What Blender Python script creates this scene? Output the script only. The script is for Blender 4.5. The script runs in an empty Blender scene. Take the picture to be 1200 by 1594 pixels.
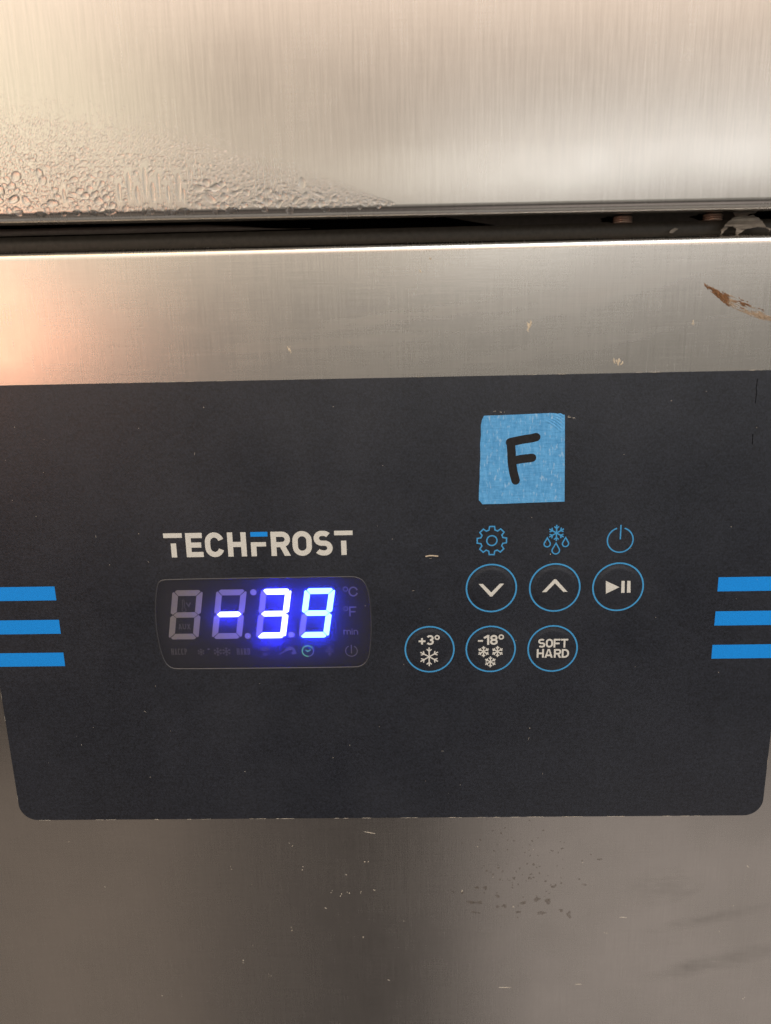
import bpy, bmesh, math, random
import numpy as np
from mathutils import Vector, Matrix, noise
from mathutils.geometry import tessellate_polygon

random.seed(7)
S = bpy.context.scene
COL = S.collection
MM = 0.001

# ------------------------------------------------------------------ camera
# Millimetres on the panel: X right, Z up, the steel sheet is the plane Y = 0; the camera is 230 mm in front of it.
CAM_D = 230.0
FPX, PITCH, YAW, ROLL = 1162.64, math.radians(13.870), math.radians(1.343), math.radians(1.239)
def cam_rotation():
    cp, sp, cy, sy, cr, sr = (math.cos(PITCH), math.sin(PITCH), math.cos(YAW), math.sin(YAW), math.cos(ROLL), math.sin(ROLL))
    M = Matrix(((1, 0, 0), (0, 0, 1), (0, -1, 0)))
    Rp = Matrix(((1, 0, 0), (0, cp, sp), (0, -sp, cp)))
    Ry = Matrix(((cy, -sy, 0), (sy, cy, 0), (0, 0, 1)))
    Rr = Matrix(((cr, -sr, 0), (sr, cr, 0), (0, 0, 1)))
    return Ry @ Rp @ M @ Rr
RC = cam_rotation()
def pt(x, y, Y=0.0):
    """a measured point of the photograph as (X, Z) in mm on the real plane at depth Y"""
    d = RC @ Vector(((x - 600) / FPX, (y - 797) / FPX, 1))
    s = (CAM_D + Y) / d.y
    return (d.x * s, d.z * s)

cam = bpy.data.cameras.new('camera')
camo = bpy.data.objects.new('camera', cam); COL.objects.link(camo)
cam.sensor_fit = 'HORIZONTAL'; cam.sensor_width = 36.0; cam.lens = FPX / 1200 * 36.0
cam.clip_start = 0.005; cam.clip_end = 50
camo.matrix_world = Matrix.Translation((0, -CAM_D * MM, 0)) @ (RC @ Matrix(((1, 0, 0), (0, -1, 0), (0, 0, -1)))).to_4x4()
S.camera = camo
cam.dof.use_dof = True; cam.dof.focus_distance = 0.25; cam.dof.aperture_fstop = 16.0

# ------------------------------------------------------------------ world and lamps (indoor: no sky, no sun)
W = bpy.data.worlds.new('World'); S.world = W; W.use_nodes = True
bg = W.node_tree.nodes['Background']; bg.inputs[0].default_value = (1.0, 0.87, 0.80, 1); bg.inputs[1].default_value = 0.038

def lamp(name, x, z, y, w, h, radiance, color, rx=90.0, tilt=0.0):
    l = bpy.data.lights.new(name, 'AREA'); l.shape = 'RECTANGLE'; l.size = w; l.size_y = h
    l.energy = radiance * math.pi * w * h; l.color = color
    o = bpy.data.objects.new(name, l); COL.objects.link(o)
    o.location = (x, y, z); o.rotation_euler = (math.radians(rx), math.radians(tilt), 0)
    return o
# rx=90 makes the lamp face +Y (towards the appliance)
lamp('ceiling_light_far',   0.10, 1.38, -1.6, 4.4, 1.3, 1.75, (1.0, 0.80, 0.67), 75)
lamp('door_fill_left',    -1.45, 0.55, -1.6, 1.7, 0.60, 0.80, (1.0, 0.93, 0.68), 90, 14)  # added fill, brightens the left of the door's reflection
lamp('door_fill_middle',   0.00, 0.43, -1.62, 4.4, 0.54, 0.38, (1.0, 0.83, 0.67))  # added dim fill behind the tan part of the door's reflection
lamp('door_fill_low',     -0.40, 0.30, -1.61, 1.5, 0.20, 0.52, (1.0, 0.93, 0.80), 90, 7)  # added strip of fill for the bright lower door reflection
lamp('daylight_window',     0.95, 0.350, -1.6, 1.7, 0.21, 1.4, (0.92, 0.96, 1.0), 90, -5)
lamp('room_wall_bounce',    0.30, -0.12, -1.7, 3.9, 0.80, 0.215, (1.0, 0.95, 0.86))  # added lamp standing in for light off the unseen room wall
lamp('warm_lamp',          -1.04, 0.00, -1.5, 0.46, 0.24, 4.8, (1.0, 0.47, 0.30))
lamp('floor_bounce_left',  -1.08, -1.75, -1.5, 1.0, 1.3, 0.20, (1.0, 0.80, 0.66), 100)  # added floor fills, spaced to leave a dark centre in the lower steel
lamp('floor_bounce_middle', -0.36, -1.65, -1.5, 0.34, 1.2, 0.06, (1.0, 0.85, 0.80), 100)
lamp('floor_bounce_right',  0.86, -1.75, -1.5, 1.36, 1.3, 0.37, (1.0, 0.88, 0.82), 100)
lamp('floor_bounce_near',   0.00, -1.30, -0.27, 2.6, 0.5, 0.32, (1.0, 0.92, 0.84), 178)  # added fill from below, lightens the door's lower lip and the gap
lamp('ceiling_light_over',  0.75, 1.75, -1.0, 1.7, 1.0, 6.6, (0.88, 0.95, 1.0), 30)
lamp('ceiling_light_warm', -1.00, 1.75, -1.0, 1.4, 1.0, 2.9, (1.0, 0.78, 0.48), 30)

S.view_settings.view_transform = 'Standard'; S.view_settings.look = 'None'
S.view_settings.exposure = 0.0; S.view_settings.gamma = 1.0; S.view_settings.use_curve_mapping = False
S.render.engine = 'CYCLES'
S.cycles.use_denoising = True
S.cycles.max_bounces = 12; S.cycles.transparent_max_bounces = 12; S.cycles.sample_clamp_indirect = 8

# ------------------------------------------------------------------ materials
def mat(name):
    m = bpy.data.materials.new(name); m.use_nodes = True
    nt = m.node_tree; p = nt.nodes['Principled BSDF']
    return m, nt, p
class G:
    """small node-graph helper"""
    def __init__(s, nt): s.nt = nt; s.n = nt.nodes; s.l = nt.links
    def link(s, a, b): s.l.new(a, b)
    def coord(s, scale=(1, 1, 1), loc=(0, 0, 0), rot=(0, 0, 0)):
        t = s.n.new('ShaderNodeNewGeometry'); m = s.n.new('ShaderNodeMapping')
        m.inputs['Scale'].default_value = scale; m.inputs['Location'].default_value = loc; m.inputs['Rotation'].default_value = rot
        s.link(t.outputs['Position'], m.inputs['Vector']); return m.outputs[0]
    def noise(s, vec, scale=1.0, detail=3, rough=0.55):
        t = s.n.new('ShaderNodeTexNoise'); t.inputs['Scale'].default_value = scale
        t.inputs['Detail'].default_value = detail; t.inputs['Roughness'].default_value = rough
        s.link(vec, t.inputs['Vector']); return t.outputs['Fac']
    def ramp(s, fac, a, b, lo=0.0, hi=1.0):
        t = s.n.new('ShaderNodeMapRange'); t.inputs[1].default_value = a; t.inputs[2].default_value = b
        t.inputs[3].default_value = lo; t.inputs[4].default_value = hi; s.link(fac, t.inputs[0]); return t.outputs[0]
    def math(s, op, a, b):
        t = s.n.new('ShaderNodeMath'); t.operation = op
        for i, v in enumerate((a, b)):
            if isinstance(v, (int, float)): t.inputs[i].default_value = v
            else: s.link(v, t.inputs[i])
        return t.outputs[0]
    def mixc(s, fac, a, b):
        t = s.n.new('ShaderNodeMix'); t.data_type = 'RGBA'
        for i, v in ((0, fac), (6, a), (7, b)):
            if isinstance(v, (int, float)): t.inputs[i].default_value = v
            elif isinstance(v, tuple): t.inputs[i].default_value = (*v, 1)
            else: s.link(v, t.inputs[i])
        return t.outputs[2]
    def bump(s, h, strength, dist):
        t = s.n.new('ShaderNodeBump'); t.inputs['Strength'].default_value = strength; t.inputs['Distance'].default_value = dist
        s.link(h, t.inputs['Height']); return t.outputs[0]

def steel_material(name, cross, rough=0.27, base=(0.66, 0.63, 0.585), marks=()):
    m, nt, p = mat(name); g = G(nt)
    fine = g.noise(g.coord((3000, 60, 75)), 1, 3, 0.65)
    mid = g.noise(g.coord((900, 30, 14), (3, 1, 7)), 1, 3, 0.6)
    hor = g.noise(g.coord((55, 30, 2400), (9, 2, 1)), 1, 2, 0.6)
    cloud = g.noise(g.coord((28, 28, 28)), 1, 3, 0.6)
    v = g.math('ADD', g.ramp(fine, 0.3, 0.7, -0.6, 0.6), g.ramp(mid, 0.3, 0.7, -0.22, 0.22))
    v = g.math('ADD', v, g.math('MULTIPLY', g.ramp(hor, 0.3, 0.7, -0.5, 0.5), cross))
    tone = g.math('ADD', g.math('MULTIPLY', v, 0.08), 1.0)
    tone = g.math('ADD', tone, g.ramp(cloud, 0.3, 0.7, 0.02, -0.02))
    r = g.math('ADD', g.math('MULTIPLY', v, 0.02), rough)
    r = g.math('ADD', r, g.ramp(cloud, 0.3, 0.7, -0.02, 0.03))
    # smudges low on the sheet, paler and darker streaks on the strip: (x, z, degrees, half length, half width, tone, roughness)
    for cx, cz, ang, hl, hw, dt, dr in marks:
        geo = g.n.new('ShaderNodeNewGeometry'); mp = g.n.new('ShaderNodeMapping'); mp.vector_type = 'TEXTURE'
        mp.inputs['Location'].default_value = (cx * MM, 0, cz * MM); mp.inputs['Rotation'].default_value = (0, -math.radians(ang), 0)
        mp.inputs['Scale'].default_value = (hl * MM, 1, hw * MM); g.link(geo.outputs['Position'], mp.inputs['Vector'])
        ln = g.n.new('ShaderNodeVectorMath'); ln.operation = 'LENGTH'; g.link(mp.outputs[0], ln.inputs[0])
        nz = g.noise(g.coord((90, 90, 420), (cx, 0, cz), (0, math.radians(ang), 0)), 1, 4, 0.65)
        k = g.math('MULTIPLY', g.ramp(ln.outputs['Value'], 1.0, 0.15), g.ramp(nz, 0.35, 0.65, 0.1, 1.0))
        tone = g.math('ADD', tone, g.math('MULTIPLY', k, dt)); r = g.math('ADD', r, g.math('MULTIPLY', k, dr))
    hsv = g.n.new('ShaderNodeVectorMath'); hsv.operation = 'SCALE'
    hsv.inputs[0].default_value = base; g.link(tone, hsv.inputs['Scale'])
    g.link(hsv.outputs[0], p.inputs['Base Color'])
    p.inputs['Metallic'].default_value = 1.0
    g.link(r, p.inputs['Roughness'])
    p.inputs['Anisotropic'].default_value = 0.3
    g.link(g.bump(v, 0.13, 0.00002), p.inputs['Normal'])
    return m

def plain(name, color, rough=0.5, spec=0.5, grain=0.0, gscale=2500, var=0.0, metal=0.0):
    m, nt, p = mat(name); g = G(nt)
    p.inputs['Roughness'].default_value = rough; p.inputs['Specular IOR Level'].default_value = spec
    p.inputs['Metallic'].default_value = metal
    n = g.noise(g.coord((gscale,) * 3), 1, 3, 0.6)
    if var:
        dark = tuple(c * (1 - var) for c in color); lite = tuple(min(1, c * (1 + var)) for c in color)
        g.link(g.mixc(g.ramp(n, 0.3, 0.7), dark, lite), p.inputs['Base Color'])
    else: p.inputs['Base Color'].default_value = (*color, 1)
    if grain: g.link(g.bump(n, grain, 0.00012), p.inputs['Normal'])
    return m

def film_material(name, base):
    m, nt, p = mat(name); g = G(nt)
    n1 = g.noise(g.coord((1700,) * 3), 1, 3, 0.75)
    n2 = g.noise(g.coord((160, 160, 1500)), 1, 2, 0.6)
    n3 = g.noise(g.coord((26,) * 3), 1, 3, 0.6)
    k = g.math('ADD', g.ramp(n1, 0.3, 0.7, -0.6, 0.6), g.ramp(n2, 0.3, 0.7, -0.12, 0.12))
    k = g.math('ADD', g.math('ADD', k, 1.0), g.ramp(n3, 0.3, 0.7, -0.1, 0.1))
    sc = g.n.new('ShaderNodeVectorMath'); sc.operation = 'SCALE'; sc.inputs[0].default_value = base; g.link(k, sc.inputs['Scale'])
    g.link(sc.outputs[0], p.inputs['Base Color'])
    g.link(g.ramp(n3, 0.3, 0.7, 0.31, 0.43), p.inputs['Roughness'])
    p.inputs['Specular IOR Level'].default_value = 0.75
    g.link(g.bump(n1, 0.35, 0.00012), p.inputs['Normal'])
    return m

M = {}
M['door'] = steel_material('brushed_steel_door', 0.25, 0.25)
M['steel'] = steel_material('brushed_steel_fascia', 0.7, 0.26, marks=(
    (108, -211, 14, 26, 3.4, -0.10, 0.08), (116, -229, 16, 34, 5.0, -0.10, 0.09), (102, -233, 30, 11, 5, -0.09, 0.06), (100, -200, 30, 9, 2.6, -0.06, 0.04),
    (92, -196, 20, 16, 10, -0.05, 0.06), (60, 8, 14, 45, 3.0, -0.07, 0.08), (88, 3, 16, 40, 4.0, 0.06, -0.02), (10, 4, 6, 60, 2.5, -0.08, 0.07), (-20, -4, 3, 50, 2.0, -0.06, 0.05), (40, -8, 8, 50, 2.6, -0.06, 0.05), (75, -3, 12, 40, 1.6, -0.06, 0.04)))
M['film'] = film_material('dark_membrane_film', (0.0148, 0.0176, 0.0255))
M['cream'] = plain('cream_print', (0.64, 0.63, 0.58), 0.5, 0.4, 0.15, 2500, 0.06)
M['blue'] = plain('blue_stripe_print', (0.005, 0.265, 0.80), 0.5, 0.4, 0.15, 2500, 0.06)
M['line'] = plain('light_blue_line_print', (0.055, 0.31, 0.62), 0.5, 0.4, 0.1, 2500, 0.08)
M['rubber'] = plain('grey_gasket_rubber', (0.12, 0.11, 0.10), 0.5, 0.4, 0.2, 900, 0.15)
M['frame'] = plain('black_plastic_frame', (0.065, 0.060, 0.050), 0.45, 0.5, 0.2, 700, 0.2)
M['void'] = plain('void_shade_black', (0.004, 0.004, 0.004), 0.9, 0.0)  # near-black colour carries the shade of the gap and screw holes
M['copper'] = plain('copper_thread', (0.66, 0.50, 0.41), 0.35, 0.5, 0.3, 1500, 0.2, 0.35)
M['foil'] = plain('torn_grey_foil', (0.36, 0.34, 0.30), 0.5, 0.5, 0.5, 400, 0.2)
M['smear'] = plain('brown_food_smear', (0.20, 0.095, 0.038), 0.6, 0.3, 0.3, 1500, 0.35)
M['smear_thin'] = plain('thin_brown_smear', (0.33, 0.24, 0.16), 0.6, 0.3, 0.3, 1500, 0.3)
M['dust'] = plain('pale_dust', (0.62, 0.55, 0.45), 0.8, 0.2, 0.0, 2500, 0.2)
M['crumb'] = plain('beige_crumb', (0.56, 0.47, 0.35), 0.8, 0.2, 0.2, 1500, 0.25)
M['ink'] = plain('black_marker_ink', (0.012, 0.011, 0.012), 0.5, 0.4, 0.3, 1200, 0.5)
M['crack'] = plain('black_crack', (0.006, 0.006, 0.008), 0.7, 0.2)
M['board'] = plain('display_face', (0.016, 0.017, 0.022), 0.6, 0.2)
M['unlit'] = plain('unlit_segment', (0.56, 0.53, 0.48), 0.6, 0.3, 0.0, 1500, 0.05)
M['ghost'] = plain('unlit_indicator', (0.20, 0.195, 0.205), 0.6, 0.3)
M['ghost_dim'] = plain('dim_indicator', (0.125, 0.12, 0.13), 0.6, 0.3)
def emitter(name, color, strength):
    m, nt, p = mat(name)
    p.inputs['Base Color'].default_value = (0.2, 0.2, 0.2, 1)
    p.inputs['Emission Color'].default_value = (*color, 1); p.inputs['Emission Strength'].default_value = strength
    return m
M['lit'] = emitter('lit_segment_bright', (0.026, 0.030, 1.0), 80)
M['lit_soft'] = emitter('lit_segment_soft', (0.0175, 0.040, 1.0), 50)
M['green'] = emitter('lit_indicator_green', (0.10, 0.75, 0.04), 0.7)

def pane_material():
    m, nt, p = mat('hazy_window_film'); g = G(nt)
    out = nt.nodes['Material Output']; nt.nodes.remove(p)
    tr = g.n.new('ShaderNodeBsdfTransparent'); tr.inputs[0].default_value = (0.95, 0.95, 0.97, 1)
    tl = g.n.new('ShaderNodeBsdfTranslucent'); tl.inputs[0].default_value = (0.9, 0.9, 1, 1)
    df = g.n.new('ShaderNodeBsdfDiffuse'); df.inputs[0].default_value = (0.34, 0.35, 0.42, 1)
    gl = g.n.new('ShaderNodeBsdfGlossy'); gl.inputs['Roughness'].default_value = 0.32
    fr = g.n.new('ShaderNodeFresnel'); fr.inputs[0].default_value = 1.4
    n = g.noise(g.coord((2100,) * 3), 1, 3, 0.7)
    bm_ = g.bump(n, 0.04, 0.00012); g.link(bm_, gl.inputs['Normal'])
    a = g.n.new('ShaderNodeMixShader'); a.inputs[0].default_value = 0.052; g.link(tr.outputs[0], a.inputs[1]); g.link(tl.outputs[0], a.inputs[2])
    b = g.n.new('ShaderNodeMixShader'); b.inputs[0].default_value = 0.06; g.link(a.outputs[0], b.inputs[1]); g.link(df.outputs[0], b.inputs[2])
    c = g.n.new('ShaderNodeMixShader'); g.link(fr.outputs[0], c.inputs[0]); g.link(b.outputs[0], c.inputs[1]); g.link(gl.outputs[0], c.inputs[2])
    g.link(c.outputs[0], out.inputs[0]); return m
M['pane'] = pane_material()

def tape_material():
    m, nt, p = mat('blue_crepe_tape'); g = G(nt)
    crepe = g.noise(g.coord((900, 300, 240)), 1, 3, 0.65)
    weave = g.noise(g.coord((300, 300, 1500), (1, 2, 3)), 1, 2, 0.6)
    blot = g.noise(g.coord((120, 120, 120)), 1, 3, 0.6)
    fl = g.noise(g.coord((1300, 300, 420), (5, 5, 5)), 1, 2, 0.6)
    k = g.math('ADD', g.ramp(crepe, 0.3, 0.7, 0, 0.6), g.ramp(weave, 0.3, 0.7, 0, 0.4))
    c = g.mixc(k, (0.055, 0.27, 0.56), (0.150, 0.46, 0.82))
    c = g.mixc(g.ramp(blot, 0.4, 0.75, 0, 0.35), c, (0.06, 0.24, 0.50))
    c = g.mixc(g.ramp(fl, 0.58, 0.72, 0, 0.6), c, (0.42, 0.62, 0.80))
    g.link(c, p.inputs['Base Color']); p.inputs['Roughness'].default_value = 0.62
    p.inputs['Specular IOR Level'].default_value = 0.35
    g.link(g.bump(k, 0.6, 0.00014), p.inputs['Normal']); return m
M['tape'] = tape_material()

def water_material():
    m, nt, p = mat('clear_water')
    p.inputs['Base Color'].default_value = (1, 1, 1, 1); p.inputs['Roughness'].default_value = 0.06
    p.inputs['IOR'].default_value = 1.33; p.inputs['Transmission Weight'].default_value = 1.0
    return m
M['water'] = water_material()

def stain_material():
    m, nt, p = mat('dried_water_mark'); g = G(nt)
    p.inputs['Base Color'].default_value = (0.13, 0.105, 0.085, 1); p.inputs['Roughness'].default_value = 0.6
    p.inputs['Specular IOR Level'].default_value = 0.3
    g.link(g.ramp(g.noise(g.coord((900,) * 3), 1, 2), 0.35, 0.7, 0.15, 0.5), p.inputs['Alpha']); return m
M['stain'] = stain_material()

# ------------------------------------------------------------------ mesh helpers (mm)
BASE = Vector((0, 0, -0.30))
def empty(name, loc, parent=None):
    o = bpy.data.objects.new(name, None); COL.objects.link(o); o.empty_display_size = 0.02
    o.location = loc
    if parent: adopt(o, parent)
    return o
def world_loc(o):
    v = Vector(o.location)
    while o.parent: o = o.parent; v += Vector(o.location)
    return v
def adopt(o, parent):
    o.location = Vector(o.location) - world_loc(parent); o.parent = parent
def build(name, verts, faces, material, parent=None, smooth=False, origin='center', label=None):
    """verts in mm (world), linked as ONE mesh object whose origin sits at its middle"""
    V = np.asarray(verts, float) * MM
    c = (V.min(0) + V.max(0)) / 2 if origin == 'center' else np.array(origin, float)
    me = bpy.data.meshes.new(name); me.from_pydata((V - c).tolist(), [], [list(f) for f in faces]); me.materials.append(material)
    if smooth: me.polygons.foreach_set('use_smooth', [True] * len(me.polygons))
    me.update()
    o = bpy.data.objects.new(name, me); COL.objects.link(o); o.location = Vector(c)
    if parent: adopt(o, parent)
    if label: o['label'] = label
    return o
class F2:
    """flat print: 2-D shapes in (X, Z) mm, each shape a hair above the last so that none share a plane"""
    def __init__(s, y, dy=0.004): s.v = []; s.f = []; s.y = y; s.dy = dy
    def poly(s, P, hole=None):
        b = len(s.v)
        if hole is None: s.v += [(x, s.y, z) for x, z in P]; s.f.append([b + i for i in range(len(P))])
        else:
            loops = [[Vector((x, z, 0)) for x, z in P], [Vector((x, z, 0)) for x, z in hole]]
            s.v += [(q.x, s.y, q.y) for L in loops for q in L]
            for t in tessellate_polygon(loops): s.f.append([b + i for i in t])
        s.y -= s.dy
    def stroke(s, P, w, closed=False, rnd=False):
        P = [Vector(p) for p in P]; n = len(P); b = len(s.v); L = []
        if rnd and not closed: 
            a0 = P[0]; a1 = P[-1]
        for i in range(n):
            if closed: d0 = (P[i] - P[i - 1]); d1 = (P[(i + 1) % n] - P[i])
            else:
                d0 = P[i] - P[i - 1] if i else P[1] - P[0]; d1 = P[i + 1] - P[i] if i < n - 1 else P[-1] - P[-2]
            d0 = d0.normalized(); d1 = d1.normalized()
            n0 = Vector((-d0.y, d0.x)); n1 = Vector((-d1.y, d1.x)); m = (n0 + n1)
            m = m.normalized() if m.length > 1e-6 else n0
            k = min(1 / max(0.3, m.dot(n0)), 2.5)
            L.append((P[i] + m * k * w / 2, P[i] - m * k * w / 2))
        for a, c in L: s.v += [(a.x, s.y, a.y), (c.x, s.y, c.y)]
        for i in range(n if closed else n - 1):
            j = (i + 1) % n; s.f.append([b + 2 * i, b + 2 * i + 1, b + 2 * j + 1, b + 2 * j])
        s.y -= s.dy
        if rnd and not closed:
            for c in (P[0], P[-1]): s.poly(arc(c.x, c.y, w / 2, w / 2, 0, 360, 14)[:-1])
    def build(s, name, material, parent=None, label=None):
        # every face looks towards the room (-Y)
        F = []
        for f in s.f:
            a = 0
            for i in range(len(f)):
                p, q = s.v[f[i]], s.v[f[(i + 1) % len(f)]]; a += p[0] * q[2] - q[0] * p[2]
            F.append(f if a > 0 else f[::-1])
        return build(name, s.v, F, material, parent, label=label)
def arc(cx, cz, rx, rz, a0, a1, n=16):
    return [(cx + rx * math.cos(math.radians(a0 + (a1 - a0) * i / n)), cz + rz * math.sin(math.radians(a0 + (a1 - a0) * i / n))) for i in range(n + 1)]
def rrect(x0, x1, z0, z1, r, n=10):
    return arc(x1 - r, z1 - r, r, r, 0, 90, n) + arc(x0 + r, z1 - r, r, r, 90, 180, n) + arc(x0 + r, z0 + r, r, r, 180, 270, n) + arc(x1 - r, z0 + r, r, r, 270, 360, n)
def extrude_x(name, prof, xs, material, parent, smooth=True, slope=0.0, origin='center'):
    """sweep a (y, z) profile along X"""
    V = []; F = []; n = len(prof)
    for x in xs:
        for y, z in prof: V.append((x, y, z + slope * x))
    for i in range(len(xs) - 1):
        for j in range(n - 1):
            a = i * n + j; F.append((a, a + 1, a + n + 1, a + n))
    return build(name, V, F, material, parent, smooth, origin)
def slab(name, P, y_front, y_back, material, parent, hole=None, label=None):
    """closed plate with the outline P (X, Z)"""
    loops = [P] + ([hole] if hole else [])
    V = []; F = []
    allp = [q for L in loops for q in L]; n = len(allp)
    V = [(x, y_front, z) for x, z in allp] + [(x, y_back, z) for x, z in allp]
    for t in tessellate_polygon([[Vector((x, z, 0)) for x, z in L] for L in loops]):
        a, b, c = t
        (x0, z0), (x1, z1), (x2, z2) = allp[a], allp[b], allp[c]
        if (x1 - x0) * (z2 - z0) - (x2 - x0) * (z1 - z0) < 0: b, c = c, b
        F.append((a, b, c)); F.append((a + n, c + n, b + n))
    k = 0
    for L in loops:
        m = len(L)
        for i in range(m): F.append((k + i, k + i + n, k + (i + 1) % m + n, k + (i + 1) % m))
        k += m
    return build(name, V, F, material, parent, label=label)

# ------------------------------------------------------------------ the appliance
freezer = empty('blast_chiller', BASE)
freezer['label'] = 'stainless steel blast chiller front with door above and dark control panel'
freezer['category'] = 'freezer'

XS = [-260 + 20 * i for i in range(26)]
# --- fascia: one folded sheet with a cut-out for the display
FOLD_Z, FR = 24.1, 2.7
HX0, HX1, HZ0, HZ1 = -85.0, -8.5, -113.0, -75.5
V = []; F = []
def quad(x0, x1, z0, z1):
    b = len(V); V.extend([(x0, 0, z0), (x1, 0, z0), (x1, 0, z1), (x0, 0, z1)]); F.append((b, b + 1, b + 2, b + 3))
quad(-260, 240, -340, HZ0); quad(-260, HX0, HZ0, HZ1); quad(HX1, 240, HZ0, HZ1); quad(-260, 240, HZ1, FOLD_Z - FR)
prof = [(FR - FR * math.cos(math.radians(a)), FOLD_Z - FR + FR * math.sin(math.radians(a))) for a in range(0, 91, 9)] + [(16.0, FOLD_Z)]
b = len(V)
for x in (-260, 240):
    V += [(x, y, z) for y, z in prof]
n = len(prof)
for j in range(n - 1): F.append((b + j, b + n + j, b + n + j + 1, b + j + 1))
fascia = build('fascia', V, F, M['steel'], freezer, False, origin=(0, 0, 0))
me = fascia.data
for p in me.polygons:
    if p.index >= 4: p.use_smooth = True

# --- door: front skin, rounded bottom edge, underside
DY, DZ, DR, DSL = -5.0, 30.7, 3.0, -0.0055
prof = [(DY, 175.0), (DY, 120), (DY, 80), (DY, 50), (DY, DZ + DR)]
prof += [(DY + DR - DR * math.cos(math.radians(a)), DZ + DR - DR * math.sin(math.radians(a))) for a in range(9, 91, 9)]
prof += [(0.6, DZ), (0.9, DZ + 16), (26.0, DZ + 16), (26.0, 175.0)]
door = extrude_x('door', prof, XS, M['door'], freezer, True, DSL, origin=(0, 0, 0))
mod = door.modifiers.new('edges', 'EDGE_SPLIT'); mod.split_angle = math.radians(35)

# --- inside the gap: cabinet frame, rubber gasket ribs, black plate, screws
def box(name, x0, x1, y0, y1, z0, z1, material, parent):
    V = [(x, y, z) for x in (x0, x1) for y in (y0, y1) for z in (z0, z1)]
    return build(name, V, [(0, 1, 3, 2), (4, 6, 7, 5), (0, 4, 5, 1), (2, 3, 7, 6), (0, 2, 6, 4), (1, 5, 7, 3)], material, parent)
box('cabinet_frame', -260, 240, 15.9, 25.8, 18, 60, M['void'], freezer)  # coloured near-black to stand in for deep shade inside the gap
GY = 8.0
def rib(name, top, bottom, x0, x1, y, bulge, material, seed=0):
    """rubber rib: rounded strip whose top and bottom edge follow functions of x"""
    V = []; F = []; k = 7; xs = np.linspace(x0, x1, 70)
    for x in xs:
        t, bo = top(x), bottom(x); t = max(t, bo + 0.02)
        for j in range(k):
            a = j / (k - 1); z = bo + (t - bo) * a
            V.append((x, y - bulge * math.sin(math.pi * min(1, max(0, a))) ** 0.6, z))
    for i in range(len(xs) - 1):
        for j in range(k - 1):
            q = i * k + j; F.append((q, q + k, q + k + 1, q + 1))
    return build(name, V, F, material, freezer, True)
def wob(x, s, a): return a * noise.noise(Vector((x * 0.05, s, 0))) + 0.4 * a * noise.noise(Vector((x * 0.16, s + 4, 0)))
def sm(x, a, b): t = min(1, max(0, (x - a) / (b - a))); return t * t * (3 - 2 * t)
rib('gasket_lip', lambda x: 31.2 - 2.0 * sm(x, -66, -26) + wob(x, 1, 0.45), lambda x: 29.15 + wob(x, 3, 0.05), -250, -26, GY - 1, 0.9, M['rubber'])
rib('gasket_base', lambda x: 28.9, lambda x: 24.2, -250, 230, GY, 0.8, M['frame'])
k = (CAM_D + 9.2) / CAM_D
P = [pt(x, y, 9.2) for x, y in ((690, 337), (760, 349), (840, 359), (1000, 362), (1172, 360), (1168, 347), (1150, 338), (1150, 315), (690, 318))]
slab('frame_plate', P[::-1], 9.2, 10.2, M['frame'], freezer)
def screw(px, py):
    cx, cz = pt(px, py, 7.0)
    V = []; F = []; n = 20; prof = []
    for i in range(7):
        prof += [(2.55, -2.1 + i * 0.62), (2.85, -2.1 + i * 0.62 + 0.16), (2.85, -2.1 + i * 0.62 + 0.30), (2.2, -2.1 + i * 0.62 + 0.46)]
    prof = [p for p in prof if -0.95 <= p[1] <= 1.0]
    prof = [(0, prof[0][1])] + prof + [(0, prof[-1][1])]
    for r, z in prof:
        for j in range(n): V.append((cx + r * math.cos(2 * math.pi * j / n), 8.4 + r * math.sin(2 * math.pi * j / n), cz + z))
    for i in range(len(prof) - 1):
        for j in range(n): F.append((i * n + j, i * n + (j + 1) % n, (i + 1) * n + (j + 1) % n, (i + 1) * n + j))
    return build('screw', V, F, M['copper'], freezer, False)
for px, py in ((971, 342.0), (1112, 338.0)):
    screw(px, py)
    # flat black patch painted as the shade of a hole beside each screw
    cx, cz = pt(px - 12, py, 9.0)
    random.seed(int(px)); P = [(cx + (4.6 + random.uniform(-.9, .9)) * math.cos(t), cz + (0.95 + random.uniform(-.3, .2)) * math.sin(t)) for t in np.linspace(0, 2 * math.pi, 22)[:-1]]
    slab('screw_slot', P, 9.05, 9.15, M['void'], freezer)

# --- control panel: membrane film with a window
FILM = -0.25
win_px = [(262, 902), (251, 903.3), (246, 908), (243.6, 920), (242.3, 938), (242.2, 957), (243.6, 977), (246.5, 996), (250.5, 1013), (255, 1026), (260, 1034.5), (268, 1040), (280, 1041),
          (420, 1039.8), (550, 1038.2), (561, 1037), (569, 1031.5), (574, 1022), (576, 1008), (577.6, 985), (577.6, 960), (576, 937), (572.5, 918), (566, 904), (556, 898.5), (545, 897.3), (400, 899.5)]
win = [pt(*p) for p in win_px]
def chaikin(P, n=2):
    for _ in range(n):
        Q = []
        for i in range(len(P)):
            a, b = P[i], P[(i + 1) % len(P)]
            Q += [(a[0] * .75 + b[0] * .25, a[1] * .75 + b[1] * .25), (a[0] * .25 + b[0] * .75, a[1] * .25 + b[1] * .75)]
        P = Q
    return P
win = chaikin(win, 1)
a2 = sum(win[i][0] * win[(i + 1) % len(win)][1] - win[(i + 1) % len(win)][0] * win[i][1] for i in range(len(win)))
if a2 < 0: win = win[::-1]
PX0, PX1, PZ0, PZ1 = -137.7, 123.4, -167.8, -14.8
outer = rrect(PX0, PX1, PZ0, PZ1, 6.3)
panel = slab('control_panel', outer, FILM, -0.01, M['film'], freezer, hole=win[::-1], label='dark textured control panel film')
Y1 = FILM - 0.012

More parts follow.
